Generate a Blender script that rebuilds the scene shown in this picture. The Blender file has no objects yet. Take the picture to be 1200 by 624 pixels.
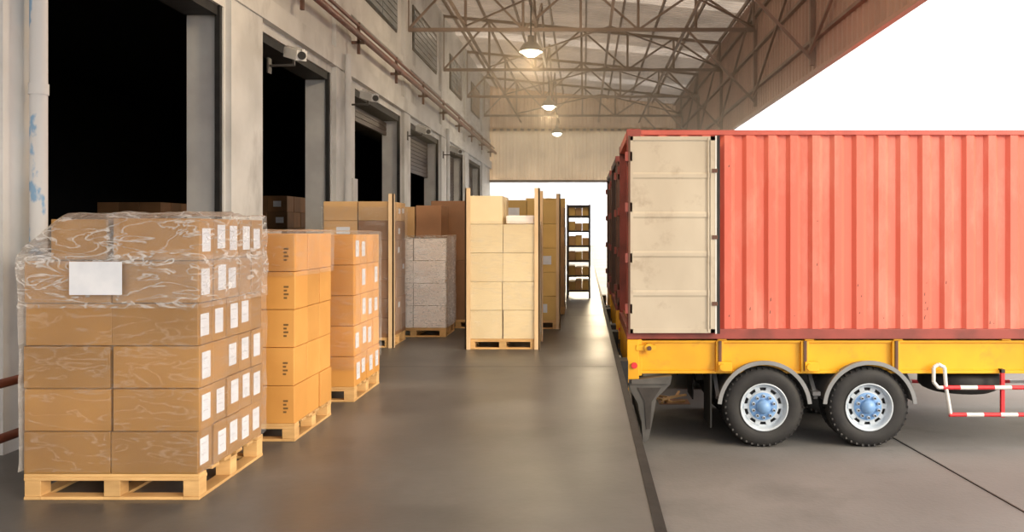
import bpy, bmesh, math, random
from mathutils import Vector, noise, Matrix
random.seed(7)
S = bpy.context.scene
COL = S.collection

# ---------------------------------------------------------------- materials
def newmat(name):
    m = bpy.data.materials.new(name); m.use_nodes = True
    nt = m.node_tree; nt.nodes.clear()
    return m, nt, nt.nodes, nt.links

def mat(name, c1, c2=None, rough=0.6, metal=0.0, scale=3.0, bump=0.0, bscale=None, stretch=(1,1,1),
        island=0.0, rough2=None, detail=6.0, lo=0.35, hi=0.65, c3=None, s3=0.6, st3=(1,1,1), r3=(0.5,0.68), d3=8):
    m, nt, N, L = newmat(name)
    out = N.new('ShaderNodeOutputMaterial'); p = N.new('ShaderNodeBsdfPrincipled')
    L.new(p.outputs[0], out.inputs[0])
    p.inputs['Roughness'].default_value = rough; p.inputs['Metallic'].default_value = metal
    tc = N.new('ShaderNodeTexCoord'); mp = N.new('ShaderNodeMapping'); mp.inputs['Scale'].default_value = stretch
    L.new(tc.outputs['Object'], mp.inputs[0])
    if c2 is None: c2 = tuple(x*0.85 for x in c1)
    nz = N.new('ShaderNodeTexNoise'); nz.inputs['Scale'].default_value = scale; nz.inputs['Detail'].default_value = detail
    L.new(mp.outputs[0], nz.inputs['Vector'])
    rp = N.new('ShaderNodeValToRGB'); rp.color_ramp.elements[0].position = lo; rp.color_ramp.elements[1].position = hi
    rp.color_ramp.elements[0].color = (*c1, 1); rp.color_ramp.elements[1].color = (*c2, 1)
    L.new(nz.outputs['Fac'], rp.inputs[0])
    col = rp.outputs[0]
    if c3 is not None:
        n3 = N.new('ShaderNodeTexNoise'); n3.inputs['Scale'].default_value = s3; n3.inputs['Detail'].default_value = d3
        n3.inputs['Roughness'].default_value = 0.65
        m3 = N.new('ShaderNodeMapping'); m3.inputs['Scale'].default_value = st3
        L.new(tc.outputs['Object'], m3.inputs[0]); L.new(m3.outputs[0], n3.inputs['Vector'])
        q3 = N.new('ShaderNodeMapRange'); q3.inputs[1].default_value = r3[0]; q3.inputs[2].default_value = r3[1]
        L.new(n3.outputs['Fac'], q3.inputs[0])
        mx = N.new('ShaderNodeMix'); mx.data_type = 'RGBA'
        L.new(q3.outputs[0], mx.inputs[0]); L.new(col, mx.inputs[6]); mx.inputs[7].default_value = (*c3, 1)
        col = mx.outputs[2]
    if island > 0:
        g = N.new('ShaderNodeNewGeometry'); mr = N.new('ShaderNodeMapRange')
        mr.inputs[3].default_value = 1 - island; mr.inputs[4].default_value = 1 + island
        L.new(g.outputs['Random Per Island'], mr.inputs[0])
        vm = N.new('ShaderNodeVectorMath'); vm.operation = 'SCALE'
        L.new(col, vm.inputs[0]); L.new(mr.outputs[0], vm.inputs['Scale']); col = vm.outputs[0]
    L.new(col, p.inputs['Base Color'])
    if rough2 is not None:
        mr = N.new('ShaderNodeMapRange'); mr.inputs[1].default_value = lo; mr.inputs[2].default_value = hi
        mr.inputs[3].default_value = rough; mr.inputs[4].default_value = rough2
        L.new(nz.outputs['Fac'], mr.inputs[0]); L.new(mr.outputs[0], p.inputs['Roughness'])
    if bump > 0:
        nb = N.new('ShaderNodeTexNoise'); nb.inputs['Scale'].default_value = bscale or scale*6; nb.inputs['Detail'].default_value = 5
        L.new(mp.outputs[0], nb.inputs['Vector'])
        b = N.new('ShaderNodeBump'); b.inputs['Strength'].default_value = bump; b.inputs['Distance'].default_value = 0.02
        L.new(nb.outputs['Fac'], b.inputs['Height']); L.new(b.outputs[0], p.inputs['Normal'])
    return m

def emis(name, c, s):
    m, nt, N, L = newmat(name)
    o = N.new('ShaderNodeOutputMaterial'); e = N.new('ShaderNodeEmission')
    e.inputs[0].default_value = (*c, 1); e.inputs[1].default_value = s
    L.new(e.outputs[0], o.inputs[0]); return m

def wrapmat(name, base=0.08, amt=0.5, tint=(0.95,0.95,0.95), sc=5.0, rough=0.12, bump=0.8):
    m, nt, N, L = newmat(name)
    o = N.new('ShaderNodeOutputMaterial'); mix = N.new('ShaderNodeMixShader')
    t = N.new('ShaderNodeBsdfTransparent'); p = N.new('ShaderNodeBsdfPrincipled')
    p.inputs['Base Color'].default_value = (*tint, 1); p.inputs['Roughness'].default_value = rough
    tc = N.new('ShaderNodeTexCoord'); mp = N.new('ShaderNodeMapping'); mp.inputs['Scale'].default_value = (1, 1, 3.5)
    mp.inputs['Rotation'].default_value = (0.5, 0.6, 0)
    L.new(tc.outputs['Object'], mp.inputs[0])
    nz = N.new('ShaderNodeTexNoise'); nz.inputs['Scale'].default_value = sc; nz.inputs['Detail'].default_value = 3
    nz.inputs['Distortion'].default_value = 1.2
    L.new(mp.outputs[0], nz.inputs['Vector'])
    ab = N.new('ShaderNodeMath'); ab.operation='SUBTRACT'; ab.inputs[1].default_value=0.5; L.new(nz.outputs['Fac'], ab.inputs[0])
    a2 = N.new('ShaderNodeMath'); a2.operation='ABSOLUTE'; L.new(ab.outputs[0], a2.inputs[0])
    mr = N.new('ShaderNodeMapRange'); mr.inputs[1].default_value = 0.0; mr.inputs[2].default_value = 0.035
    mr.inputs[3].default_value = base + amt; mr.inputs[4].default_value = base
    L.new(a2.outputs[0], mr.inputs[0])
    lw = N.new('ShaderNodeLayerWeight'); lw.inputs[0].default_value = 0.25
    ad = N.new('ShaderNodeMath'); ad.operation='ADD'; ad.use_clamp=True
    sc2 = N.new('ShaderNodeMath'); sc2.operation='MULTIPLY'; sc2.inputs[1].default_value=0.5; L.new(lw.outputs['Fresnel'], sc2.inputs[0])
    L.new(mr.outputs[0], ad.inputs[0]); L.new(sc2.outputs[0], ad.inputs[1]); L.new(ad.outputs[0], mix.inputs[0])
    b = N.new('ShaderNodeBump'); b.inputs['Strength'].default_value = bump; b.inputs['Distance'].default_value = 0.03
    L.new(nz.outputs['Fac'], b.inputs['Height']); L.new(b.outputs[0], p.inputs['Normal'])
    L.new(t.outputs[0], mix.inputs[1]); L.new(p.outputs[0], mix.inputs[2]); L.new(mix.outputs[0], o.inputs[0])
    return m

def transl(name, c, f=0.5):
    m, nt, N, L = newmat(name)
    o = N.new('ShaderNodeOutputMaterial'); mix = N.new('ShaderNodeMixShader'); mix.inputs[0].default_value = f
    d = N.new('ShaderNodeBsdfDiffuse'); t = N.new('ShaderNodeBsdfTranslucent')
    tc = N.new('ShaderNodeTexCoord'); nz = N.new('ShaderNodeTexNoise'); nz.inputs['Scale'].default_value = 1.2; nz.inputs['Detail'].default_value = 6
    L.new(tc.outputs['Object'], nz.inputs['Vector'])
    rp = N.new('ShaderNodeValToRGB'); rp.color_ramp.elements[0].color = (*[x*0.75 for x in c], 1); rp.color_ramp.elements[1].color = (*c, 1)
    rp.color_ramp.elements[0].position = 0.35; rp.color_ramp.elements[1].position = 0.65
    L.new(nz.outputs['Fac'], rp.inputs[0]); L.new(rp.outputs[0], d.inputs[0]); L.new(rp.outputs[0], t.inputs[0])
    L.new(d.outputs[0], mix.inputs[1]); L.new(t.outputs[0], mix.inputs[2]); L.new(mix.outputs[0], o.inputs[0])
    return m

def haze(name, c, dens):
    m, nt, N, L = newmat(name)
    o = N.new('ShaderNodeOutputMaterial'); v = N.new('ShaderNodeVolumeScatter')
    v.inputs['Color'].default_value = (*c,1); v.inputs['Density'].default_value = dens; v.inputs['Anisotropy'].default_value = 0.35
    L.new(v.outputs[0], o.inputs['Volume']); return m

M = dict(
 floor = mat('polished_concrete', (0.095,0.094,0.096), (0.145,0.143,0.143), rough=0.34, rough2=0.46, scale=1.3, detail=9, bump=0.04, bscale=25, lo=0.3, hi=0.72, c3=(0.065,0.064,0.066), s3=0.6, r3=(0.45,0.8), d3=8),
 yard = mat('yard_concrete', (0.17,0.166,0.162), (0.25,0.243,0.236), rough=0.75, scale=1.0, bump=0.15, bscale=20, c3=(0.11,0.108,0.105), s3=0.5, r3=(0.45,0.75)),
 wall = mat('painted_render', (0.74,0.74,0.73), (0.58,0.58,0.57), rough=0.8, scale=1.2, bump=0.1, c3=(0.36,0.35,0.34), s3=0.9, st3=(1,1,0.45), r3=(0.54,0.75)),
 peel = mat('peeling_blue_paint', (0.66,0.66,0.66), (0.25,0.42,0.62), rough=0.7, scale=5, lo=0.55, hi=0.58, stretch=(1,1,0.5)),
 dark = mat('interior_shade_black', (0.012,0.012,0.014), (0.008,0.008,0.009), rough=0.9),  # near-black: the shade of the unlit warehouse is put into the colour
 reveal = mat('grey_reveal', (0.68,0.69,0.68), (0.56,0.56,0.56), rough=0.8, scale=2),
 rubber = mat('black_rubber', (0.010,0.010,0.011), (0.022,0.022,0.022), rough=0.7, scale=6),
 tyre = mat('tyre_rubber', (0.014,0.014,0.016), (0.028,0.027,0.026), rough=0.65, scale=4, bump=0.1),
 steel = mat('dark_steel', (0.04,0.036,0.033), (0.065,0.057,0.053), rough=0.5, metal=0.3, scale=5),
 rust = mat('rusty_steel', (0.16,0.07,0.045), (0.10,0.05,0.035), rough=0.65, scale=4),
 redpipe = mat('red_oxide_pipe', (0.22,0.065,0.04), (0.14,0.05,0.035), rough=0.5, scale=3),
 truss = mat('truss_steel', (0.29,0.20,0.155), (0.20,0.135,0.105), rough=0.6, scale=3),
 fascia = mat('brown_metal_sheet', (0.50,0.32,0.25), (0.40,0.25,0.195), rough=0.55, scale=0.8, stretch=(1,1,0.2)),
 fascia_far = transl('brown_translucent_sheet', (0.64,0.43,0.28), 0.20),
 gable = transl('tan_translucent_sheet', (0.92,0.70,0.47), 0.28),
 roof = transl('roof_sheet', (0.68,0.57,0.47), 0.16),
 skyl = transl('skylight_sheet', (0.80,0.68,0.56), 0.34),
 wood = mat('pallet_pine', (0.74,0.47,0.20), (0.58,0.35,0.14), rough=0.7, scale=3, stretch=(1,1,6), island=0.15, bump=0.1),
 post = mat('corner_board', (0.82,0.60,0.36), (0.72,0.50,0.28), rough=0.7, scale=3, stretch=(4,4,0.6)),
 paper = mat('label_paper', (0.80,0.83,0.90), (0.70,0.74,0.82), rough=0.5, scale=8),
 ink = mat('print_ink', (0.22,0.12,0.04), rough=0.7),
 greyink = mat('label_print', (0.60,0.62,0.68), rough=0.6),
 board_tan = mat('cardboard_tan', (0.45,0.235,0.062), (0.37,0.19,0.05), rough=0.45, scale=2.0, island=0.12, bump=0.05),
 board_orange = mat('cardboard_orange', (0.80,0.41,0.11), (0.70,0.34,0.085), rough=0.5, scale=2.0, island=0.10, bump=0.05),
 board_cream = mat('cardboard_cream', (0.95,0.79,0.50), (0.90,0.73,0.44), rough=0.55, scale=2.0, island=0.04),
 board_brown = mat('cardboard_brown', (0.36,0.18,0.085), (0.28,0.14,0.065), rough=0.6, scale=2.0, island=0.15),
 board_mid = mat('cardboard_mid', (0.64,0.40,0.18), (0.54,0.33,0.145), rough=0.6, scale=2.0, island=0.15),
 board_yellow = mat('cardboard_yellow', (0.74,0.50,0.17), (0.64,0.42,0.13), rough=0.6, scale=2.0, island=0.15),
 board_shaded = mat('cardboard_shaded', (0.26,0.13,0.06), (0.16,0.09,0.04), rough=0.7, scale=2.0, island=0.25),  # darker cardboard with the warehouse shade put into its colour
 whitebag = mat('white_sacks', (0.97,0.94,0.92), (0.93,0.85,0.80), rough=0.5, scale=3, island=0.03, bump=0.08),
 red = mat('container_red_paint', (0.77,0.175,0.118), (0.71,0.148,0.10), rough=0.5, scale=1.0, stretch=(1,1,0.4), c3=(0.84,0.31,0.23), s3=2.2, st3=(1,1,0.35), r3=(0.48,0.85), bump=0.05),
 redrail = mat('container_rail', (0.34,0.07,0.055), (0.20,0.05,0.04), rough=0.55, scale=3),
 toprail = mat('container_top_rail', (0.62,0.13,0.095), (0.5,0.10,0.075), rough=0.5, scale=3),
 brownc = mat('container_brown_paint', (0.13,0.06,0.04), (0.09,0.045,0.032), rough=0.5, scale=1.0),
 door = mat('container_door_inside', (0.58,0.52,0.42), (0.50,0.44,0.35), rough=0.55, scale=1.5, stretch=(1,1,0.5), c3=(0.36,0.29,0.22), s3=2.5, r3=(0.54,0.75)),
 yellow = mat('chassis_yellow', (0.88,0.46,0.015), (0.78,0.39,0.015), rough=0.4, scale=2.5, c3=(0.6,0.3,0.03), s3=3, r3=(0.56,0.75)),
 fender = mat('fender_plastic', (0.10,0.105,0.11), (0.14,0.14,0.15), rough=0.35, scale=3),
 fenderlip = mat('fender_lip', (0.26,0.27,0.28), rough=0.4),
 rim = mat('rim_painted', (0.60,0.67,0.74), (0.48,0.54,0.60), rough=0.35, metal=0.1, scale=6),
 hub = mat('hub_blue', (0.22,0.40,0.70), (0.16,0.32,0.6), rough=0.4, scale=8),
 grease = mat('hub_dark', (0.03,0.03,0.035), rough=0.6),
 bracket = mat('underrun_grey', (0.11,0.105,0.10), (0.07,0.068,0.065), rough=0.5, scale=4),
 white = mat('white_paint', (0.78,0.78,0.76), rough=0.4),
 sred = mat('signal_red', (0.72,0.04,0.05), rough=0.4),
 lamp = mat('lamp_shade', (0.35,0.33,0.31), rough=0.35, metal=0.6),
 bulb = emis('lamp_bulb', (1.0,0.88,0.62), 25.0),
 shutter = mat('roller_shutter', (0.085,0.06,0.045), (0.06,0.042,0.032), rough=0.5, scale=2),
 glass = mat('louver_glass', (0.25,0.30,0.33), (0.18,0.21,0.23), rough=0.15, scale=2),
 bldg = mat('distant_render', (0.88,0.88,0.88), rough=0.9),
 wrap_thin = wrapmat('film_thin', 0.03, 0.10, sc=3.0),
 wrap_top = wrapmat('film_crumpled', 0.08, 0.38, sc=4.0),
 wrap_white = wrapmat('film_white', 0.15, 0.35, tint=(1,0.97,0.95), sc=4.0, rough=0.5, bump=0.2),
 haze = haze('glow_haze', (1.0,0.84,0.62), 0.036),
)

# ---------------------------------------------------------------- mesh builder
class MB:
    def __init__(s): s.v=[]; s.f=[]; s.m=[]; s.sm=[]; s.mats=[]
    def mi(s, k):
        if k not in s.mats: s.mats.append(k)
        return s.mats.index(k)
    def add(s, vs, fs, k, smooth=False):
        o=len(s.v); s.v += [tuple(v) for v in vs]; i=s.mi(k)
        for f in fs: s.f.append([o+a for a in f]); s.m.append(i); s.sm.append(smooth)
    def box(s, x0,x1,y0,y1,z0,z1,k):
        vs=[(x0,y0,z0),(x1,y0,z0),(x1,y1,z0),(x0,y1,z0),(x0,y0,z1),(x1,y0,z1),(x1,y1,z1),(x0,y1,z1)]
        s.add(vs,[(0,3,2,1),(4,5,6,7),(0,1,5,4),(1,2,6,5),(2,3,7,6),(3,0,4,7)],k)
    def quad(s,a,b,c,d,k): s.add([a,b,c,d],[(0,1,2,3)],k)
    def cyl(s,p0,p1,r,k,seg=12,r1=None,smooth=True):
        p0=Vector(p0); p1=Vector(p1); d=(p1-p0).normalized()
        u=d.orthogonal().normalized(); w=d.cross(u); r1=r if r1 is None else r1
        vs=[]
        for i in range(seg):
            a=2*math.pi*i/seg; q=u*math.cos(a)+w*math.sin(a)
            vs.append(p0+q*r); vs.append(p1+q*r1)
        fs=[(2*i,2*((i+1)%seg),2*((i+1)%seg)+1,2*i+1) for i in range(seg)]
        s.add(vs,fs,k,smooth)
        s.add([vs[2*i] for i in range(seg)],[tuple(reversed(range(seg)))],k)
        s.add([vs[2*i+1] for i in range(seg)],[tuple(range(seg))],k)
    def bar(s,p0,p1,w,k):
        p0=Vector(p0); p1=Vector(p1); d=(p1-p0).normalized()
        up=Vector((0,0,1)) if abs(d.z)<0.9 else Vector((0,1,0))
        u=d.cross(up).normalized()*w/2; v=d.cross(u).normalized()*w/2
        vs=[p0-u-v,p0+u-v,p0+u+v,p0-u+v,p1-u-v,p1+u-v,p1+u+v,p1-u+v]
        s.add(vs,[(0,3,2,1),(4,5,6,7),(0,1,5,4),(1,2,6,5),(2,3,7,6),(3,0,4,7)],k)
    def prism_xz(s, pts, y0, y1, k):
        n=len(pts); vs=[(p[0],y0,p[1]) for p in pts]+[(p[0],y1,p[1]) for p in pts]
        fs=[tuple(range(n)),tuple(reversed(range(n,2*n)))]+[(i,i+n,(i+1)%n+n,(i+1)%n) for i in range(n)]
        s.add(vs,fs,k)
    def lathe(s, prof, c, axis, k, seg=48):
        vs=[]; n=len(prof)
        for i in range(seg):
            a=2*math.pi*i/seg
            for r,t in prof:
                if axis=='y': vs.append((c[0]+r*math.cos(a), c[1]+t, c[2]+r*math.sin(a)))
                else: vs.append((c[0]+r*math.cos(a), c[1]+r*math.sin(a), c[2]+t))
        fs=[]
        for i in range(seg):
            j=(i+1)%seg
            for q in range(n-1): fs.append((i*n+q,i*n+q+1,j*n+q+1,j*n+q))
        s.add(vs,fs,k,True)
    def build(s, name, parent=None, origin=None, bevel=0):
        me=bpy.data.meshes.new(name)
        if origin is None:
            if parent: origin=parent.location.copy()
            else:
                xs=[v[0] for v in s.v]; ys=[v[1] for v in s.v]; zs=[v[2] for v in s.v]
                origin=Vector(((min(xs)+max(xs))/2,(min(ys)+max(ys))/2,min(zs)))
        origin=Vector(origin)
        me.from_pydata([tuple(Vector(v)-origin) for v in s.v],[],s.f)
        for k in s.mats: me.materials.append(M[k])
        me.polygons.foreach_set('material_index', s.m); me.polygons.foreach_set('use_smooth', s.sm)
        bm=bmesh.new(); bm.from_mesh(me); bmesh.ops.recalc_face_normals(bm, faces=bm.faces); bm.to_mesh(me); bm.free()
        me.update()
        ob=bpy.data.objects.new(name, me); COL.objects.link(ob)
        if parent: ob.parent=parent
        else: ob.location=origin
        if bevel:
            b=ob.modifiers.new('bevel','BEVEL'); b.width=bevel; b.segments=2; b.limit_method='ANGLE'
        return ob

def empty(name, loc):
    e=bpy.data.objects.new(name,None); e.location=loc; e.empty_display_size=0.3; COL.objects.link(e); return e

# ---------------------------------------------------------------- shell
WX=-4.2; EDGE=0.42; YEND=38.0; YBEG=-6.0
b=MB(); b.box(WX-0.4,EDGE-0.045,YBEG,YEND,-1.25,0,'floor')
for y in (4.0,10.0,16.0,22.0,28.0): b.box(WX,EDGE-0.08,y,y+0.008,-0.01,0.001,'steel')
b.build('floor')
b=MB(); b.box(EDGE-0.045,EDGE,YBEG,YEND,-1.25,0.004,'rubber'); b.box(EDGE,EDGE+0.02,YBEG,YEND,-0.12,-0.005,'rubber'); b.build('trim_1')
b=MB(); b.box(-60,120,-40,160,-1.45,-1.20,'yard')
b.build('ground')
b=MB()
b.bar((5.2,-4,-1.197),(3.85,16,-1.197),0.016,'steel'); b.bar((0.5,4.2,-1.197),(24,4.2,-1.197),0.012,'steel')
b.build('trim_2')

OPEN=[(6.56,9.93),(11.0,14.14),(15.6,19.5),(20.3,24.6),(26.0,29.5),(31.0,34.4)]
OT=4.2; WT=8.05
b=MB()
edges=[YBEG]+[v for o in OPEN for v in o]+[YEND]
for i in range(0,len(edges),2): b.box(WX-0.4,WX,edges[i],edges[i+1],0,OT,'wall')
b.box(WX-0.4,WX,YBEG,YEND,OT,WT,'wall')
b.build('wall_left')
b=MB()
for i in range(0,len(edges),2):
    y0,y1=edges[i],edges[i+1]
    if i==0: y0=y1-0.55
    if y1-y0>1.2: y1=y0+1.0
    b.box(WX+0.001,WX+0.07,y0+0.05,y1-0.05,0,WT-0.15,'wall')
b.box(WX+0.001,WX+0.10,YBEG,YEND,OT+0.12,OT+0.42,'wall')
b.box(WX+0.001,WX+0.05,YBEG,YEND,5.45,5.6,'wall')
b.build('trim_4')
b=MB()
for n,(a,c) in enumerate(OPEN):
    b.box(WX-0.42,WX-0.02,c-0.02,c-0.004,0,OT,'reveal')
    b.box(WX-0.07,WX-0.01,c-0.08,c-0.02,0,OT,'rubber')
    b.box(WX-0.40,WX-0.03,a,c-0.1,OT-0.12,OT-0.005,'rubber')
b.build('trim_3')
for n,(a,c) in enumerate(OPEN):
    if n<2: continue
    z0=3.75 if n==2 else (3.1 if n==3 else 0.02)
    b=MB(); z=z0
    while z<OT-0.15:
        b.box(WX-0.36,WX-0.30,a+0.02,c-0.12,z,z+0.085,'shutter'); b.box(WX-0.35,WX-0.32,a+0.02,c-0.12,z+0.085,z+0.1,'shutter'); z+=0.1
    b.build('door_%d'%(n-1))
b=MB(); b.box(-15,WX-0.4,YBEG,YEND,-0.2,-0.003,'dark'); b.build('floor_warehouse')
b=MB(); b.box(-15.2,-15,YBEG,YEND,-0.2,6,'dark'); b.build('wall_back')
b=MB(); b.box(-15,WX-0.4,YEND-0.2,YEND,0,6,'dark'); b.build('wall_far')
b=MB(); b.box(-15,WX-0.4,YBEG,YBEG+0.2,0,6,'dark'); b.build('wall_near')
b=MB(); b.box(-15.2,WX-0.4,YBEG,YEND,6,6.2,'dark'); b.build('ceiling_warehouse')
for n,(a,c) in enumerate(OPEN[1:]):
    b=MB(); y0=a+0.5; y1=c-0.5
    b.box(WX+0.001,WX+0.03,y0,y1,6.0,7.1,'steel')
    k=6.05
    while k<7.0:
        b.box(WX+0.03,WX+0.05,y0+0.06,(y0+y1)/2-0.03,k,k+0.11,'glass'); b.box(WX+0.03,WX+0.05,(y0+y1)/2+0.03,y1-0.06,k,k+0.11,'glass'); k+=0.14
    b.build('window_%d'%(n+1))

# ---------------------------------------------------------------- roof
XF=4.0; ZR0=8.0; ZR1=7.2
def zr(x): return ZR0+(ZR1-ZR0)*(x-WX)/(XF-WX)
b=MB()
y=YBEG; i=0
x0r,x1r=WX-0.4,XF+0.15
while y<YEND-0.01:
    k='skyl' if (i%6)==3 else 'roof'
    prof=[]
    n=5
    for j in range(n):
        t=j/n
        prof += [(t,0),(t+0.08,0),(t+0.11,0.05),(t+0.16,0.05),(t+0.19,0)]
    prof.append((1,0))
    vs=[];fs=[]
    for t,h in prof:
        vs.append((x0r,y+t,zr(x0r)+h)); vs.append((x1r,y+t,zr(x1r)+h))
    for j in range(len(prof)-1): fs.append((2*j,2*j+1,2*j+3,2*j+2))
    b.add(vs,fs,k); y+=1; i+=1
b.build('ceiling')

def corr(b,p0,p1,z0,z1a,z1b,k,pitch=0.25,depth=0.04):
    p0=Vector((*p0,0)); p1=Vector((*p1,0)); d=(p1-p0); Ln=d.length; d.normalize(); nrm=Vector((-d.y,d.x,0))
    n=int(Ln/pitch); pts=[]
    for j in range(n):
        s0=j*Ln/n; w=Ln/n
        pts += [(s0,0),(s0+w*0.35,0),(s0+w*0.5,depth),(s0+w*0.85,depth)]
    pts.append((Ln,0))
    vs=[];fs=[]
    for s_,h in pts:
        q=p0+d*s_+nrm*h; zt=z1a+(z1b-z1a)*s_/Ln
        vs.append((q.x,q.y,z0)); vs.append((q.x,q.y,zt))
    for j in range(len(pts)-1): fs.append((2*j,2*j+2,2*j+3,2*j+1))
    b.add(vs,fs,k)
b=MB(); corr(b,(XF+0.1,YBEG),(XF+0.1,YEND),4.4,ZR1-0.02,ZR1-0.02,'fascia',0.25,0.05); 
b.box(XF+0.02,XF+0.12,YBEG,YEND,4.36,4.42,'fascia')
for z in (4.9,5.8,6.6): b.box(XF-0.03,XF+0.05,YBEG,YEND,z,z+0.06,'truss')
b.build('wall_right')
b=MB(); corr(b,(WX,YEND-0.1),(XF+0.1,YEND-0.1),6.0,ZR0+0.04,ZR1+0.02,'fascia_far',0.3,0.05)
corr(b,(WX,YEND-0.25),(XF+0.1,YEND-0.25),3.8,6.15,6.15,'gable',0.3,0.05)
b.box(WX,XF+0.1,YEND-0.32,YEND-0.12,3.72,3.82,'truss'); b.box(WX,XF+0.1,YEND-0.22,YEND-0.12,6.0,6.1,'truss')
b.build('wall_gable')

def truss(y):
    b=MB(); w=0.08
    ZB=6.3; xa,xb=WX+0.02,XF
    b.bar((xa,y,ZB),(xb,y,ZB),w,'truss'); b.bar((xa,y,zr(xa)-0.12),(xb,y,zr(xb)-0.12),w,'truss')
    n=6; xs=[xa+0.04+(xb-xa-0.08)*i/n for i in range(n+1)]
    for i,x in enumerate(xs): b.bar((x,y,ZB),(x,y,zr(x)-0.12),0.06,'truss')
    for i in range(n):
        if i%2==0: b.bar((xs[i],y,ZB),(xs[i+1],y,zr(xs[i+1])-0.12),0.05,'truss')
        else: b.bar((xs[i],y,zr(xs[i])-0.12),(xs[i+1],y,ZB),0.05,'truss')
    b.bar((xb,y,4.5),(xb,y,ZB),0.08,'truss'); b.bar((xb,y,4.6),(xb-1.6,y,ZB),0.05,'truss')
    b.build('roof_truss')
for y in (5,10,15,20,25,30,35): truss(y)
b=MB()
for i in range(9):
    x=WX+0.3+i*0.98; b.box(x,x+0.05,YBEG,YEND-0.3,zr(x)-0.10,zr(x)-0.005,'truss')
b.build('roof_purlins')
b=MB()
for x in (-2.8,-1.13,0.6,2.4):
    b.bar((x,YBEG,6.38),(x,YEND-0.3,6.38),0.06,'truss')
for y in range(5,35,5):
    b.bar((-1.13,y,6.38),(-1.13,y+2.5,zr(-1.13)-0.12),0.05,'truss'); b.bar((-1.13,y+2.5,zr(-1.13)-0.12),(-1.13,y+5,6.38),0.05,'truss')
    b.bar((0.6,y,6.38),(3.95,y+5,6.38),0.035,'truss'); b.bar((-2.8,y+5,6.38),(0.6,y,6.38),0.035,'truss')
    b.bar((3.95,y,6.9),(3.95,y+5,4.7),0.05,'truss')
b.build('roof_bracing')

for (y,z) in ((9.0,5.5),(18.0,5.5),(27.0,5.65),(35.0,5.7)):  # first lamp hangs out of view, added to brighten the white sacks
    e=empty('pendant_lamp',(-1.13,y,z))
    b=MB(); c=(-1.13,y,z)
    b.lathe([(0.25,-0.14),(0.245,-0.12),(0.22,-0.05),(0.16,0.03),(0.09,0.07),(0.07,0.09),(0.07,0.2),(0.0,0.21)],c,'z','lamp',32)
    b.build('shade',e)
    b=MB(); b.lathe([(0.0,-0.24),(0.09,-0.23),(0.17,-0.17),(0.15,-0.03),(0.04,0.04),(0.0,0.05)],c,'z','bulb',20); b.build('bulb',e)
    b=MB(); b.cyl((c[0],y,z+0.18),(c[0],y,6.36),0.015,'steel',8); b.build('cord',e)

b=MB()
b.cyl((-3.90,YBEG,4.98),(-3.90,YEND-0.5,4.98),0.055,'redpipe',12)
b.cyl((-3.97,YBEG,5.2),(-3.97,YEND-0.5,5.2),0.03,'redpipe',8)
y=3.0
while y<YEND-1:
    b.bar((WX+0.11,y,4.9),(-3.86,y,4.9),0.05,'rust'); b.bar((-3.97,y,4.7),(-3.97,y,5.25),0.05,'rust'); y+=3
b.build('sprinkler_pipe')
def drain(y,k,r,zt):
    b=MB(); b.cyl((-4.03,y,0),(-4.03,y,zt),r,k,16)
    for z in (1,2.6,4.1): b.cyl((-4.03,y,z),(-4.03,y,z+0.08),r+0.008,k,16)
    b.build('drain_pipe')
drain(6.3,'peel',0.06,4.6); drain(14.55,'wall',0.055,4.6); drain(25.2,'wall',0.055,4.6)
def flood(y,z,name='security_camera'):
    e=empty(name,(WX+0.1,y,z)); b=MB()
    b.box(WX+0.071,WX+0.09,y-0.06,y+0.06,z-0.1,z+0.1,'steel'); b.bar((WX+0.08,y,z),(WX+0.42,y-0.05,z),0.03,'steel')
    b.bar((WX+0.42,y-0.05,z-0.01),(WX+0.42,y-0.05,z+0.08),0.03,'steel'); b.build('bracket',e)
    b=MB(); b.bar((WX+0.30,y+0.1,z+0.20),(WX+0.62,y-0.35,z+0.06),0.13,'white'); b.bar((WX+0.28,y+0.13,z+0.28),(WX+0.66,y-0.40,z+0.115),0.03,'white')
    b.cyl((WX+0.61,y-0.34,z+0.066),(WX+0.635,y-0.375,z+0.055),0.05,'rubber',14); b.build('housing',e)
flood(11.15,3.75); flood(14.95,3.8); flood(19.9,3.8); flood(24.9,3.8)
b=MB(); b.box(WX+0.071,WX+0.2,14.75,15.05,2.0,2.5,'reveal'); b.build('junction_box')
b=MB()
for y in (4.6,6.1): b.cyl((-3.72,y,0),(-3.72,y,0.66),0.035,'redpipe',10)
for z in (0.27,0.62): b.cyl((-3.72,4.4,z),(-3.72,6.25,z),0.03,'redpipe',10)
b.build('guard_rail')

# ---------------------------------------------------------------- pallets & stacks
def pallet(b,x0,x1,y0,y1,h=0.145):
    t=0.02; W=x1-x0; D=y1-y0
    for i in range(3):
        xc=x0+0.05+(W-0.10)*i/2
        b.box(xc-0.05,xc+0.05,y0,y1,0.001,t,'wood')
        for j in range(3):
            yc=y0+0.055+(D-0.11)*j/2; b.box(xc-0.048,xc+0.048,yc-0.05,yc+0.05,t,h-2*t,'wood')
    for j in range(3):
        yc=y0+0.055+(D-0.11)*j/2; b.box(x0,x1,yc-0.055,yc+0.055,h-2*t,h-t,'wood')
    n=6
    for j in range(n):
        yc=y0+0.05+(D-0.1)*j/(n-1); b.box(x0,x1,yc-0.048,yc+0.048,h-t,h,'wood')
    b.box(x0+0.1,x1-0.1,y0+0.001,y0+0.09,0.001,t,'wood'); b.box(x0+0.1,x1-0.1,y1-0.09,y1-0.001,0.001,t,'wood')

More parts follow.
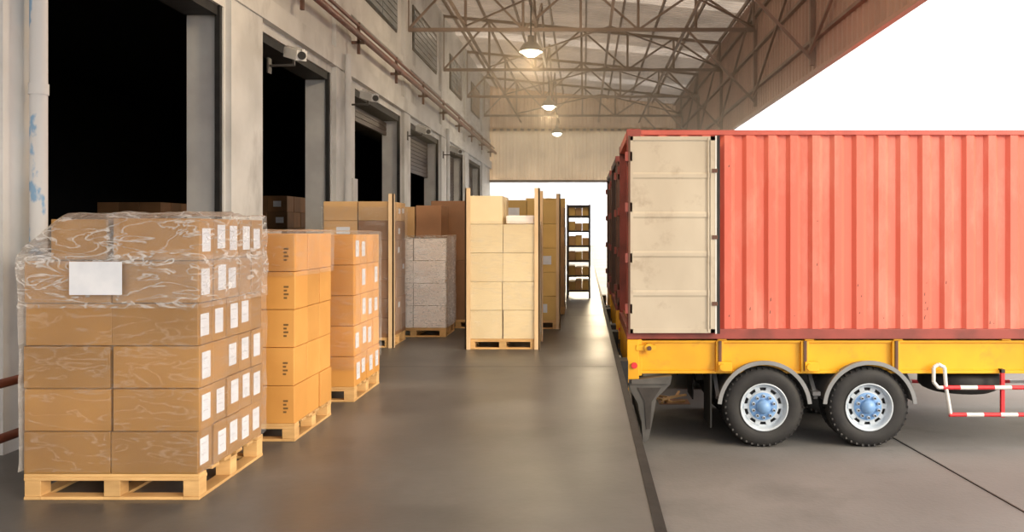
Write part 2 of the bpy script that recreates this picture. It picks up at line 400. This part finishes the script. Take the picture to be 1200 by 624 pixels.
def shell(b,x0,x1,y0,y1,z0,z1,k,amp=0.012,step=0.06,off=0.014,top=True,sag=0):
    x0-=off;x1+=off;y0-=off;y1+=off;z1+=off
    nx=max(2,int((x1-x0)/step)); ny=max(2,int((y1-y0)/step)); nz=max(2,int((z1-z0)/step))
    def P(x,y,z):
        q=Vector((x,y,z)); d=noise.noise(q*5)*amp+noise.noise(q*13)*amp*0.35
        nx_=1 if x>x1-0.001 else (-1 if x<x0+0.001 else 0); ny_=1 if y>y1-0.001 else (-1 if y<y0+0.001 else 0)
        nz_=1 if z>z1-0.001 else 0
        d=abs(d)+0.002
        return (x+nx_*d,y+ny_*d,z+nz_*d*1.5)
    def grid(fn,na,nb):
        vs=[fn(i/na,j/nb) for i in range(na+1) for j in range(nb+1)]
        fs=[(i*(nb+1)+j,(i+1)*(nb+1)+j,(i+1)*(nb+1)+j+1,i*(nb+1)+j+1) for i in range(na) for j in range(nb)]
        b.add(vs,fs,k,True)
    L=lambda a,c,t:a+(c-a)*t
    grid(lambda s,t:P(L(x0,x1,s),y0,L(z0,z1,t)),nx,nz); grid(lambda s,t:P(L(x0,x1,s),y1,L(z0,z1,t)),nx,nz)
    grid(lambda s,t:P(x0,L(y0,y1,s),L(z0,z1,t)),ny,nz); grid(lambda s,t:P(x1,L(y0,y1,s),L(z0,z1,t)),ny,nz)
    if top: grid(lambda s,t:P(L(x0,x1,s),L(y0,y1,t),z1),nx,ny)

def stack(name,x0,x1,y0,y1,h,rows,rh,nx,ny,k,toprow=None,side_lab=0,front_lab=0,wrap=None,poles=(),arrows=False,skip=None,base=True,lab_p=1.0,lab_w=0.66):
    e=empty(name,((x0+x1)/2,(y0+y1)/2,0))
    if base:
        b=MB(); pallet(b,x0,x1,y0,y1,h); b.build('wooden_pallet',e,bevel=0.003)
    b=MB(); lab=MB(); ww=(x1-x0)/nx; dd=(y1-y0)/ny
    total=rows+(1 if toprow is not None else 0)
    for r in range(total):
        for i in range(nx):
            if r==rows and i not in toprow: continue
            for j in range(ny):
                if skip and skip(r,i,j): continue
                jx=random.uniform(-0.006,0.006); jy=random.uniform(-0.006,0.006); g=0.004
                z0=h+r*rh+0.001; z1=h+(r+1)*rh-0.003
                a0=x0+i*ww+g+jx; a1=x0+(i+1)*ww-g+jx; c0=y0+j*dd+g+jy; c1=y0+(j+1)*dd-g+jy
                kk=k if not callable(k) else k(r,i,j)
                b.box(a0,a1,c0,c1,z0,z1,kk)
                if i==nx-1 and side_lab and random.random()<lab_p:
                    hh=rh*random.uniform(0.5,0.62)*side_lab; w2=dd*lab_w; yc=(c0+c1)/2+random.uniform(-.015,.015); zc=(z0+z1)/2+random.uniform(-.01,.02)
                    lab.quad((a1+0.002,yc-w2/2,zc-hh/2),(a1+0.002,yc+w2/2,zc-hh/2),(a1+0.002,yc+w2/2,zc+hh/2),(a1+0.002,yc-w2/2,zc+hh/2),'paper')
                    for q in (0,2):
                        zq=zc+hh*(0.25-0.2*q); lab.quad((a1+0.003,yc-w2*0.35,zq),(a1+0.003,yc+w2*0.2,zq),(a1+0.003,yc+w2*0.2,zq+0.006),(a1+0.003,yc-w2*0.35,zq+0.006),'greyink')
                if j==0 and front_lab and random.random()<front_lab:
                    xc=(a0+a1)/2+random.uniform(-.04,.04); zc=(z0+z1)/2; w2=min(0.11,ww*0.2); hh=rh*0.18
                    lab.quad((xc-w2,c0-0.002,zc-hh),(xc+w2,c0-0.002,zc-hh),(xc+w2,c0-0.002,zc+hh),(xc-w2,c0-0.002,zc+hh),'paper')
                if arrows and j==0 and i==nx-1:
                    xa=a0+(a1-a0)*0.84
                    for q in range(4):
                        zz=z0+0.08+q*0.028; lab.quad((xa,c0-0.002,zz),(xa+0.025+0.012*(q%2),c0-0.002,zz),(xa+0.025+0.012*(q%2),c0-0.002,zz+0.014),(xa,c0-0.002,zz+0.014),'ink')
    b.build('cardboard_boxes',e,bevel=0.004)
    if lab.v: lab.build('labels',e)
    ztop=h+total*rh
    if wrap:
        b=MB()
        for (w0,w1,kk) in wrap: shell(b,x0,x1,y0,y1,w0,w1,kk)
        b.build('shrink_wrap',e)
    if poles:
        b=MB()
        for (px,py) in poles:
            xx=x0 if px<0 else x1; yy=y0 if py<0 else y1; sx=px; sy=py
            b.box(min(xx+sx*0.012,xx+sx*0.03),max(xx+sx*0.012,xx+sx*0.03),yy-sy*0.06 if sy>0 else yy-0.03,yy+0.03 if sy>0 else yy+0.06,0.0,ztop+0.1,'post')
            b.box(min(xx+sx*0.03,xx-sx*0.04),max(xx+sx*0.03,xx-sx*0.04),min(yy+sy*0.012,yy+sy*0.03),max(yy+sy*0.012,yy+sy*0.03),0.0,ztop+0.1,'post')
        b.build('corner_boards',e)
    return e

SN='pallet_of_cardboard_boxes'
e1=stack(SN,-3.32,-2.28,5.05,6.05,0.155,5,0.253,2,5,'board_tan',toprow=[1],side_lab=1.05,lab_p=0.93,lab_w=0.58)
b=MB()
for j in range(3): b.box(-3.17,-2.83,5.07+0.33*j,5.385+0.33*j,1.423,1.665,'board_tan')
b.build('top_boxes',e1,bevel=0.004)
b=MB(); b.quad((-3.02,5.0,1.22),(-2.71,5.0,1.22),(-2.71,5.0,1.415),(-3.02,5.0,1.415),'paper'); b.build('shipping_sheet',e1)
b=MB(); shell(b,-3.32,-2.28,5.05,6.05,0.17,1.42,'wrap_thin',top=False); shell(b,-3.32,-2.28,5.05,6.05,1.14,1.43,'wrap_top',off=0.016,amp=0.022,step=0.035,top=False)
shell(b,-2.80,-2.28,5.05,6.05,1.40,1.675,'wrap_top',off=0.015,amp=0.025,step=0.035)
n=16
vs=[]
for i in range(n+1):
    for j in range(n+1):
        s=i/n;t=j/n
        x=-3.34+0.60*s; y=5.02+1.05*t; prof=1.43+0.26*min(1,(s*1.9))**0.7
        vs.append((x,y,prof+noise.noise(Vector((x*7,y*7,2)))*0.02+0.012))
b.add(vs,[(i*(n+1)+j,(i+1)*(n+1)+j,(i+1)*(n+1)+j+1,i*(n+1)+j+1) for i in range(n) for j in range(n)],'wrap_top',True)
vs=[]
for i in range(n+1):
    for j in range(9):
        s=i/n;t=j/8; x=-3.34+0.60*s; zt=1.44+0.26*min(1,(s*1.9))**0.7; z=1.40+(zt-1.40)*t
        vs.append((x,5.02+noise.noise(Vector((x*10,z*10,5)))*0.02,z))
b.add(vs,[(i*9+j,(i+1)*9+j,(i+1)*9+j+1,i*9+j+1) for i in range(n) for j in range(8)],'wrap_top',True)
b.build('shrink_wrap',e1)

FR=((-1,-1),(1,-1))
stack(SN,-3.25,-2.19,6.45,7.38,0.135,5,0.288,2,3,'board_orange',wrap=[(1.25,1.58,'wrap_thin')],arrows=True)
stack(SN,-3.15,-2.14,7.93,8.90,0.14,5,0.284,2,4,'board_orange',side_lab=0.9,lab_p=0.7,lab_w=0.5,wrap=[(0.3,1.57,'wrap_thin')])
stack(SN,-3.55,-2.62,11.6,12.5,0.14,7,0.265,2,3,lambda r,i,j:'board_mid' if i==0 or r>5 else 'board_brown',side_lab=0.5,lab_p=0.4,lab_w=0.4,front_lab=0.3,poles=((1,-1),),wrap=[(0.2,1.9,'wrap_thin')])
ew=stack('pallet_of_white_sacks',-3.05,-2.07,12.75,13.6,0.14,4,0.335,2,2,'whitebag',wrap=[(0.14,1.5,'wrap_white')])
b=MB(); b.box(-3.0,-2.55,12.8,13.5,1.49,1.95,'board_mid'); b.box(-2.53,-2.15,12.8,13.5,1.49,1.97,'board_brown'); 
b.build('top_boxes',ew,bevel=0.004)
stack(SN,-2.5,-1.62,13.9,14.9,0.14,2,0.97,1,1,'board_brown')
ep=stack(SN,-1.57,-0.63,11.45,12.3,0.14,4,0.385,2,2,'board_cream',toprow=[0],poles=FR+((1,1),),wrap=[(0.14,1.7,'wrap_thin')])
b=MB(); b.box(-1.06,-0.68,11.5,12.2,1.685,1.80,'whitebag'); b.build('folded_film',ep,bevel=0.02)
stack(SN,-1.45,-0.42,13.8,14.8,0.14,5,0.39,2,3,'board_yellow',poles=((1,-1),),side_lab=0.6,front_lab=0.3)
stack(SN,-1.5,-0.38,16.2,17.2,0.14,5,0.38,2,3,'board_mid',side_lab=0.6)
stack(SN,-2.9,-1.9,16.5,17.5,0.14,5,0.38,2,3,'board_brown')
stack(SN,-2.9,-1.9,18.5,19.5,0.14,5,0.38,2,3,'board_yellow')
stack(SN,-1.5,-0.55,18.5,19.5,0.14,5,0.38,2,3,'board_yellow')
stack(SN,-3.1,-2.1,21.6,22.6,0.14,4,0.38,2,3,'board_tan')
stack(SN,-1.5,-0.5,21.8,22.8,0.14,6,0.38,2,3,'board_yellow')
stack(SN,-7.6,-6.6,13.3,14.3,0.14,5,0.38,3,3,'board_shaded')
stack(SN,-6.6,-5.5,15.8,16.9,0.14,7,0.3,3,3,'board_shaded',front_lab=0.5)
stack(SN,-6.6,-5.5,17.5,18.6,0.14,7,0.3,3,3,'board_shaded')

e=empty('steel_storage_rack',(-0.15,20.5,0)); b=MB()
for x in (-0.42,0.1):
    for y in (20.0,21.0): b.box(x,x+0.04,y,y+0.04,0.0,2.2,'steel')
for z in (0.15,0.5,0.85,1.2,1.55,1.9,2.15): b.box(-0.41,0.14,20.02,21.03,z,z+0.04,'steel')
b.build('frame',e)
b=MB()
for z in (0.19,0.54,0.89,1.24,1.59,1.94):
    for q in range(3): b.box(-0.37+q*0.158,-0.22+q*0.158,20.08,20.9,z,z+random.uniform(0.17,0.25 if z<1.9 else 0.2),'board_yellow' if (q+int(z*10))%2 else 'board_mid')
b.build('goods',e,bevel=0.01)

# ---------------------------------------------------------------- truck container + chassis
def container(name,Y,paint,X0=0.55,detail=True,doorpaint='door',Ln=12.19):
    Wd=2.44; Z0=0.195; Z1=2.90; X1=X0+Ln; Y1=Y+Wd
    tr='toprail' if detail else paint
    e=empty(name,(X0+Ln/2,Y+Wd/2,Z0))
    b=MB()
    for yy in (Y,Y1-0.12):
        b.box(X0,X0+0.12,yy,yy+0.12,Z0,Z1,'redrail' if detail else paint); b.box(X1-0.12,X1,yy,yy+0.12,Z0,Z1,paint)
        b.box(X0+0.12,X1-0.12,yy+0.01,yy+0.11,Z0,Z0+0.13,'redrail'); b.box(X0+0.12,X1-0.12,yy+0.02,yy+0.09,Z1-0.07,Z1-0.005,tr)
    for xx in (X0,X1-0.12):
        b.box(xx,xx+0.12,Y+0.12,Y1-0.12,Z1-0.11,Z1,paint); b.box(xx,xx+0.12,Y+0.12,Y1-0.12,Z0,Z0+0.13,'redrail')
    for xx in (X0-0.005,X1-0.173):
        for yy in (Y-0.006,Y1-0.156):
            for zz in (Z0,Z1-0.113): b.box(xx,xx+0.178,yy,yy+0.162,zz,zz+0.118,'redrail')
    b.build('frame',e,bevel=0.006)
    b=MB()
    def trap(yc,sgn):
        n=int((Ln-0.24)/0.278); w=(Ln-0.24)/n; pts=[]
        for j in range(n):
            s=X0+0.12+j*w
            pts += [(s,0),(s+0.09*w/0.278,0),(s+0.138*w/0.278,0.045),(s+0.23*w/0.278,0.045)]
        pts.append((X1-0.12,0)); vs=[]; fs=[]
        for x,h in pts:
            vs += [(x,yc+sgn*h,Z0+0.12),(x,yc+sgn*h,Z1-0.06)]
        for j in range(len(pts)-1): fs.append((2*j,2*j+2,2*j+3,2*j+1))
        b.add(vs,fs,paint)
    trap(Y+0.03,1); trap(Y1-0.03,-1)
    b.box(X1-0.1,X1-0.06,Y+0.1,Y1-0.1,Z0+0.1,Z1-0.1,paint)
    b.box(X0+0.05,X1-0.05,Y+0.05,Y1-0.05,Z1-0.06,Z1-0.03,paint)
    b.build('corrugated_walls',e)
    if detail:
        b=MB(); w=(Ln-0.24)/int((Ln-0.24)/0.278)
        for q in range(60):
            j=random.randint(4,40); sx=X0+0.12+j*w+random.uniform(0.005,0.06); zz=Z0+0.15+abs(random.gauss(0,0.25)); dz=random.uniform(0.01,0.05)
            if q%6==0: zz=Z0+random.uniform(0.8,2.4)
            b.quad((sx,Y+0.0295,zz),(sx+0.014,Y+0.0295,zz+0.003),(sx+0.016,Y+0.0295,zz+dz),(sx+0.004,Y+0.0295,zz+dz*0.8),'rust')
        b.build('rust_scuffs',e)
    b=MB(); b.box(X0+0.05,X1-0.05,Y+0.09,Y1-0.09,Z0+0.1,Z0+0.16,'board_brown'); b.build('plywood_floor',e)
    for side,(ya,yb) in enumerate(((Y-0.085,Y-0.035),(Y1+0.035,Y1+0.085))):
        b=MB(); xa,xb=X0+0.02,X0+1.17; za,zb=Z0+0.09,Z1-0.10
        b.box(xa,xb,ya,yb,za,zb,doorpaint)
        yf=ya-0.012 if side==0 else yb
        f=0.05
        b.box(xa,xa+f,yf,yf+0.012,za,zb,doorpaint); b.box(xb-f-0.06,xb-0.05,yf,yf+0.012,za,zb,doorpaint)
        b.box(xa,xb,yf,yf+0.012,za,za+f,doorpaint); b.box(xa,xb,yf,yf+0.012,zb-f,zb,doorpaint)
        yo=yf+(0.002 if side==0 else 0.010); yi=yf+(0.012 if side==0 else 0)
        for q in range(1,5):
            zz=za+(zb-za)*q/5
            b.add([(xa+f,yi,zz-0.045),(xb-0.12,yi,zz-0.045),(xb-0.12,yo,zz-0.02),(xa+f,yo,zz-0.02),
                   (xb-0.12,yo,zz+0.02),(xa+f,yo,zz+0.02),(xb-0.12,yi,zz+0.045),(xa+f,yi,zz+0.045)],
                  [(0,1,2,3),(3,2,4,5),(5,4,6,7)],doorpaint)
        b.box(xb-0.05,xb-0.03,yf-0.004,yf+0.02,za-0.01,zb+0.01,'white'); b.box(xb-0.03,xb+0.01,yf-0.006,yb,za-0.01,zb+0.01,'rubber')
        b.box(xa-0.01,xa+0.015,yf-0.006,yb,za-0.01,zb+0.01,'rust')
        b.cyl((xb-0.14,yf-0.006,za+0.02),(xb-0.14,yf-0.006,zb-0.02),0.008,doorpaint,8)
        for q in range(4):
            zz=za+0.25+q*0.65; b.box(X0-0.03,X0+0.06,min(yf,Y-0.04) if side==0 else Y1,(Y+0.0) if side==0 else yb,zz,zz+0.12,'redrail')
        for q in range(3):
            zz=za+0.35+q*0.85; b.box(xb-0.09,xb-0.02,yf-0.012,yf+0.01,zz,zz+0.05,'rust')
        b.build('door_leaf',e)
    return e

def wheel(b,cx,cy,cz,out=-1,R=0.52):
    def tyre(c,wd):
        h=wd/2
        prof=[(0.30,-h+0.01),(0.33,-h-0.005),(0.40,-h-0.015),(0.46,-h-0.005),(0.495,-h+0.02),(0.51,-h+0.04)]
        for i in range(4):
            a=-h+0.055+i*(wd-0.11)/4; w=(wd-0.11)/4
            prof += [(0.52,a),(0.52,a+w-0.02),(0.505,a+w-0.016),(0.505,a+w-0.003)]
        prof += [(0.51,h-0.04),(0.495,h-0.02),(0.46,h+0.005),(0.40,h+0.015),(0.33,h+0.005),(0.30,h-0.01)]
        b.lathe(prof,c,'y','tyre',64)
        for i in range(40):
            a=2*math.pi*i/40
            for sg in (-1,1):
                p=Vector((c[0]+math.cos(a)*0.492,c[1]+sg*(h-0.005),c[2]+math.sin(a)*0.492)); q=Vector((c[0]+math.cos(a)*0.508,c[1]+sg*(h-0.04),c[2]+math.sin(a)*0.508))
                b.bar(p,q,0.025,'tyre')
    tyre((cx,cy-out*0.12,cz),0.24); tyre((cx,cy-out*0.42,cz),0.24)
    o=cy; s=-out
    b.lathe([(0.305,s*0.0),(0.31,s*-0.012),(0.295,s*-0.014),(0.285,s*0.01),(0.275,s*0.05),(0.262,s*0.075),(0.25,s*0.08)],(cx,o,cz),'y','rim',64)
    n=10
    b.lathe([(0.175,s*0.052),(0.20,s*0.06),(0.205,s*0.075)],(cx,o,cz),'y','rim',48)
    b.lathe([(0.262,s*0.075),(0.245,s*0.07),(0.24,s*0.085)],(cx,o,cz),'y','rim',48)
    for i in range(n):
        a=2*math.pi*i/n; w=0.032
        d=Vector((math.cos(a),0,math.sin(a))); t=Vector((-math.sin(a),0,math.cos(a))); c=Vector((cx,o+s*0.062,cz))
        vs=[c+d*0.195-t*w,c+d*0.195+t*w,c+d*0.25+t*w*1.0,c+d*0.25-t*w*1.0]; vs2=[v+Vector((0,s*0.02,0)) for v in vs]
        b.add(vs+vs2,[(0,1,2,3),(7,6,5,4),(0,4,5,1),(1,5,6,2),(2,6,7,3),(3,7,4,0)],'rim')
    b.lathe([(0.29,s*0.12),(0.0,s*0.12)],(cx,o,cz),'y','grease',32)
    b.lathe([(0.18,s*0.052),(0.17,s*0.045),(0.09,s*0.045)],(cx,o,cz),'y','hub',48)
    b.lathe([(0.095,s*0.045),(0.09,s*0.01),(0.085,s*-0.01),(0.07,s*-0.015),(0.065,s*-0.025),(0.0,s*-0.027)],(cx,o,cz),'y','hub',32)
    for i in range(10):
        a=2*math.pi*(i+0.5)/10; x=cx+math.cos(a)*0.138; z=cz+math.sin(a)*0.138
        b.cyl((x,o+s*0.045,z),(x,o+s*0.005,z),0.022,'rim',6,smooth=False); b.cyl((x,o+s*0.005,z),(x,o-s*0.012,z),0.012,'grease',6)

def arcband(b,cx,cz,r,th,y0,y1,a0,a1,k,n=28):
    vs=[];fs=[]
    for i in range(n+1):
        a=math.radians(a0+(a1-a0)*i/n); c,s=math.cos(a),math.sin(a)
        vs += [(cx+r*c,y0,cz+r*s),(cx+(r+th)*c,y0,cz+(r+th)*s),(cx+(r+th)*c,y1,cz+(r+th)*s),(cx+r*c,y1,cz+r*s)]
    for i in range(n):
        for q in range(4): fs.append((4*i+q,4*i+(q+1)%4,4*(i+1)+(q+1)%4,4*(i+1)+q))
    fs.append((0,1,2,3)); fs.append((4*n,4*n+3,4*n+2,4*n+1)); b.add(vs,fs,k,False)

def chassis(Y,Lc=12.0):
    X0=0.58; e=empty('container_trailer_chassis',(X0+Lc/2,Y+1.22,-1.2)); G=-1.2
    b=MB()
    for ya,yb in ((Y+0.06,Y+0.18),(Y+2.26,Y+2.38)):
        b.box(X0+0.15,X0+Lc,ya,yb,0.14,0.17,'yellow'); b.box(X0+0.15,X0+Lc,ya+0.03,yb-0.03,-0.22,0.14,'yellow'); b.box(X0+0.15,X0+Lc,ya,yb,-0.26,-0.22,'yellow')
    xs=[x for x in (0.0,1.12,2.25,3.4,4.8,6.4,8.0,9.6,11.2) if x<Lc-0.2]
    for x in xs: b.box(X0+x+0.02,X0+x+0.14,Y+0.04,Y+2.40,0.171,0.193,'yellow')
    for x in [x for x in (1.12,2.22,3.4,5.2,7.0,9.0,11.0) if x<Lc-0.2]:
        b.box(X0+x,X0+x+0.10,Y+0.03,Y+0.09,-0.24,0.16,'yellow'); b.box(X0+x+0.03,X0+x+0.07,Y+0.01,Y+0.03,-0.22,0.17,'rust')
    b.box(X0-0.02,X0+0.16,Y+0.02,Y+2.42,-0.28,0.19,'yellow')
    b.box(X0-0.03,X0+0.12,Y-0.02,Y+0.02,-0.32,0.19,'yellow')
    b.box(X0+0.08,X0+0.34,Y-0.03,Y+0.02,0.05,0.12,'yellow'); b.cyl((X0+0.25,Y-0.06,0.085),(X0+0.25,Y+0.02,0.085),0.06,'yellow',14)
    b.cyl((X0+0.25,Y-0.08,0.085),(X0+0.25,Y-0.06,0.085),0.03,'rust',10); b.cyl((X0+0.06,Y-0.05,-0.14),(X0+0.06,Y-0.02,-0.14),0.04,'sred',12)
    for x in (1.2,2.32): 
        b.box(X0+x-0.06,X0+x+0.12,Y-0.02,Y+0.05,-0.22,-0.1,'yellow'); b.cyl((X0+x,Y-0.05,-0.16),(X0+x,Y,-0.16),0.045,'yellow',12)
    b.build('frame',e,bevel=0.005)
    b=MB(); c1=2.31; c2=3.66; cz=G+0.52
    for cx in (c1,c2):
        wheel(b,cx,Y-0.02,cz,-1); wheel(b,cx,Y+2.46,cz,1); b.cyl((cx,Y+0.5,cz),(cx,Y+1.95,cz),0.08,'steel',14)
    b.build('wheels',e)
    b=MB()
    for cx in (c1,c2):
        for (ya,yb,lip) in ((Y-0.05,Y+0.56,Y-0.07),(Y+1.9,Y+2.49,Y+2.49)):
            arcband(b,cx,cz,0.565,0.02,ya,yb,8,172,'fender'); arcband(b,cx,cz,0.555,0.05,lip,lip+0.03,5,175,'fenderlip')
    for cx in (1.72,2.98,4.25): b.bar((cx,Y+0.0,cz+0.12),(cx,Y+0.5,cz+0.5),0.05,'fender')
    b.box((c1+c2)/2-0.05,(c1+c2)/2+0.05,Y-0.03,Y+0.5,cz+0.15,cz+0.2,'fender')
    b.build('fenders',e)
    b=MB()
    for yy in (Y+0.68,Y+1.7):
        for cx in (c1,c2):
            for q in range(4): b.box(cx-0.5+q*0.08,cx+0.5-q*0.08,yy,yy+0.08,cz+0.08+q*0.02,cz+0.098+q*0.02,'steel')
        for x in (1.72,2.98,4.25): b.prism_xz([(x-0.12,-0.25),(x+0.12,-0.25),(x+0.05,cz+0.05),(x-0.05,cz+0.05)],yy-0.02,yy+0.1,'steel')
        b.box(X0+0.16,X0+Lc,yy,yy+0.1,-0.3,0.1,'steel')
    # rear underrun brackets
    for yy in (Y-0.06,Y+2.26):
        b.prism_xz([(X0-0.02,-0.325),(X0+0.54,-0.27),(X0+0.52,-0.38),(X0+0.42,-0.48),(X0+0.34,-0.56),(X0+0.30,-0.80),(X0+0.24,-1.10),(X0+0.17,-1.12),(X0+0.15,-0.85),(X0+0.10,-0.62),(X0+0.01,-0.45)],yy,yy+0.18,'bracket')
        b.box(X0+0.02,X0+0.50,yy-0.03,yy,-0.37,-0.31,'bracket')
        b.prism_xz([(X0+0.10,-0.42),(X0+0.40,-0.42),(X0+0.28,-0.60),(X0+0.26,-0.95),(X0+0.21,-0.95),(X0+0.19,-0.60)],yy-0.012,yy,'steel')
    b.box(X0+0.17,X0+0.24,Y+0.12,Y+2.26,-1.08,-0.95,'bracket')
    b.box(1.62,1.64,Y+0.0,Y+0.6,-0.95,-0.26,'rubber'); b.box(1.62,1.64,Y+1.85,Y+2.45,-0.95,-0.26,'rubber')
    xl=9.6 if Lc>8 else 5.3
    for yy in (Y+0.35,Y+1.95): b.box(xl,xl+0.14,yy,yy+0.14,-1.12,-0.26,'steel'); b.box(xl-0.08,xl+0.22,yy-0.06,yy+0.2,-1.2,-1.12,'steel')
    b.build('undercarriage',e)
    if Lc<8: return
    b=MB(); sx=5.1; c=(sx,Y+0.65,-0.56)
    b.lathe([(0.28,0.02),(0.31,0.0),(0.40,-0.01),(0.47,0.02),(0.505,0.05),(0.52,0.08),(0.52,0.2),(0.505,0.23),(0.47,0.26),(0.40,0.28),(0.31,0.27),(0.28,0.25)],c,'z','tyre',48)
    b.lathe([(0.28,0.03),(0.25,0.1),(0.0,0.1)],c,'z','steel',32)
    b.bar((sx,Y+0.65,-0.5),(sx,Y+0.65,-0.2),0.06,'steel'); b.bar((sx-0.5,Y+0.65,-0.2),(sx+0.5,Y+0.65,-0.2),0.08,'steel')
    b.build('spare_wheel',e)
    b=MB()
    for yy in (Y+0.0,Y+2.42):
        for zz,xa in ((-0.43,4.62),(-0.78,4.70)):
            x=xa; q=0
            while x<8.6:
                b.cyl((x,yy,zz),(x+0.22,yy,zz),0.028,'sred' if q%2==0 else 'white',12); x+=0.22; q+=1
        pts=[(4.50,-0.17),(4.56,-0.13),(4.64,-0.17),(4.66,-0.43),(4.72,-0.78)]
        pts2=[(4.50,-0.17),(4.50,-0.36),(4.56,-0.43),(4.62,-0.43)]
        for P in (pts,pts2):
            for i in range(len(P)-1): b.cyl((P[i][0],yy,P[i][1]),(P[i+1][0],yy,P[i+1][1]),0.024,'white',10)
        for x in (5.4,7.0,8.4): b.bar((x,yy+0.03,-0.82),(x,yy+0.03,-0.2),0.045,'sred')
        for x in (5.4,7.0,8.4): b.bar((x,yy,-0.22),(x,Y+0.15 if yy<Y+1 else Y+2.25,-0.22),0.045,'steel')
    b.build('side_guard',e)

container('shipping_container',11.0,'red'); chassis(11.0)
for Y in (15.0,18.6):
    container('shipping_container',Y,'brownc',detail=False,doorpaint='brownc',Ln=6.06); chassis(Y,6.0)

for Y in (11.0,15.0,18.6):
    for dy in (-0.45,2.6):
        b=MB(); b.box(EDGE+0.021,EDGE+0.12,Y+dy,Y+dy+0.3,-0.45,-0.02,'rubber')
        for q in range(3): b.box(EDGE+0.12,EDGE+0.126,Y+dy+0.02,Y+dy+0.28,-0.43+q*0.14,-0.36+q*0.14,'yellow')
        b.build('dock_bumper')
b=MB()
for i in range(9):
    x=1.35+random.uniform(-.25,.3); y=13.9+random.uniform(-.25,.25); a=random.uniform(0,3)
    b.bar((x,y,-1.185+i*0.006),(x+0.3*math.cos(a),y+0.3*math.sin(a),-1.185+i*0.006+0.02),0.03,'wood')
b.box(1.2,1.7,13.7,14.1,-1.2,-1.19,'board_brown')
b.build('scrap_wood_pile')

b=MB(); b.box(-14,-2.5,60,66,-1.2,5.6,'bldg'); b.box(-14.3,-2.3,59.8,66.2,5.6,5.9,'bldg')
b.build('distant_building')

# warm haze volumes added for glow, under far roof and by far opening
b=MB(); b.box(-3.4,XF-0.1,11.0,YEND-0.4,3.05,6.95,'haze'); b.build('glow_haze')
b=MB(); b.box(-3.4,0.4,23.3,YEND-0.4,0.01,3.0,'haze'); b.build('glow_haze')

# ---------------------------------------------------------------- light
w=bpy.data.worlds.new('World'); S.world=w; w.use_nodes=True
bg=w.node_tree.nodes['Background']; bg.inputs[0].default_value=(1.0,0.965,0.925,1); bg.inputs[1].default_value=2.7
s=bpy.data.lights.new('sun','SUN'); s.energy=2.8; s.angle=math.radians(25); s.color=(1.0,0.82,0.58)
so=bpy.data.objects.new('sun',s); COL.objects.link(so); so.rotation_euler=Vector((-0.70,0.54,-0.33)).to_track_quat('-Z','Y').to_euler()
s=bpy.data.lights.new('added_back_sun','SUN'); s.energy=2.6; s.angle=math.radians(14); s.color=(1.0,0.78,0.48)  # second sun from behind, added for floor glare and far-end glow
so=bpy.data.objects.new('added_back_sun',s); COL.objects.link(so); so.rotation_euler=Vector((-0.10,-1.0,-0.17)).to_track_quat('-Z','Y').to_euler()
for y,z,en in ((9,5.1,260),(18,5.2,170),(27,5.3,170)):  # nearest glow belongs to the added unseen lamp, lifts the white sacks
    l=bpy.data.lights.new('pendant_glow','POINT'); l.energy=en; l.color=(1,0.76,0.48); l.shadow_soft_size=0.2
    o=bpy.data.objects.new('pendant_glow',l); o.location=(-1.13,y,z-0.1); COL.objects.link(o)

try:
    S.view_settings.view_transform='Standard'; S.view_settings.look='None'
except Exception as ex: print(ex)

cam=bpy.data.cameras.new('camera'); co=bpy.data.objects.new('camera',cam); COL.objects.link(co)
co.location=(0,0,1.6); co.rotation_euler=(math.radians(90),0,0)
cam.sensor_width=36; cam.lens=30; cam.shift_x=-85/1200; cam.shift_y=-42/1200; cam.clip_end=500
S.camera=co
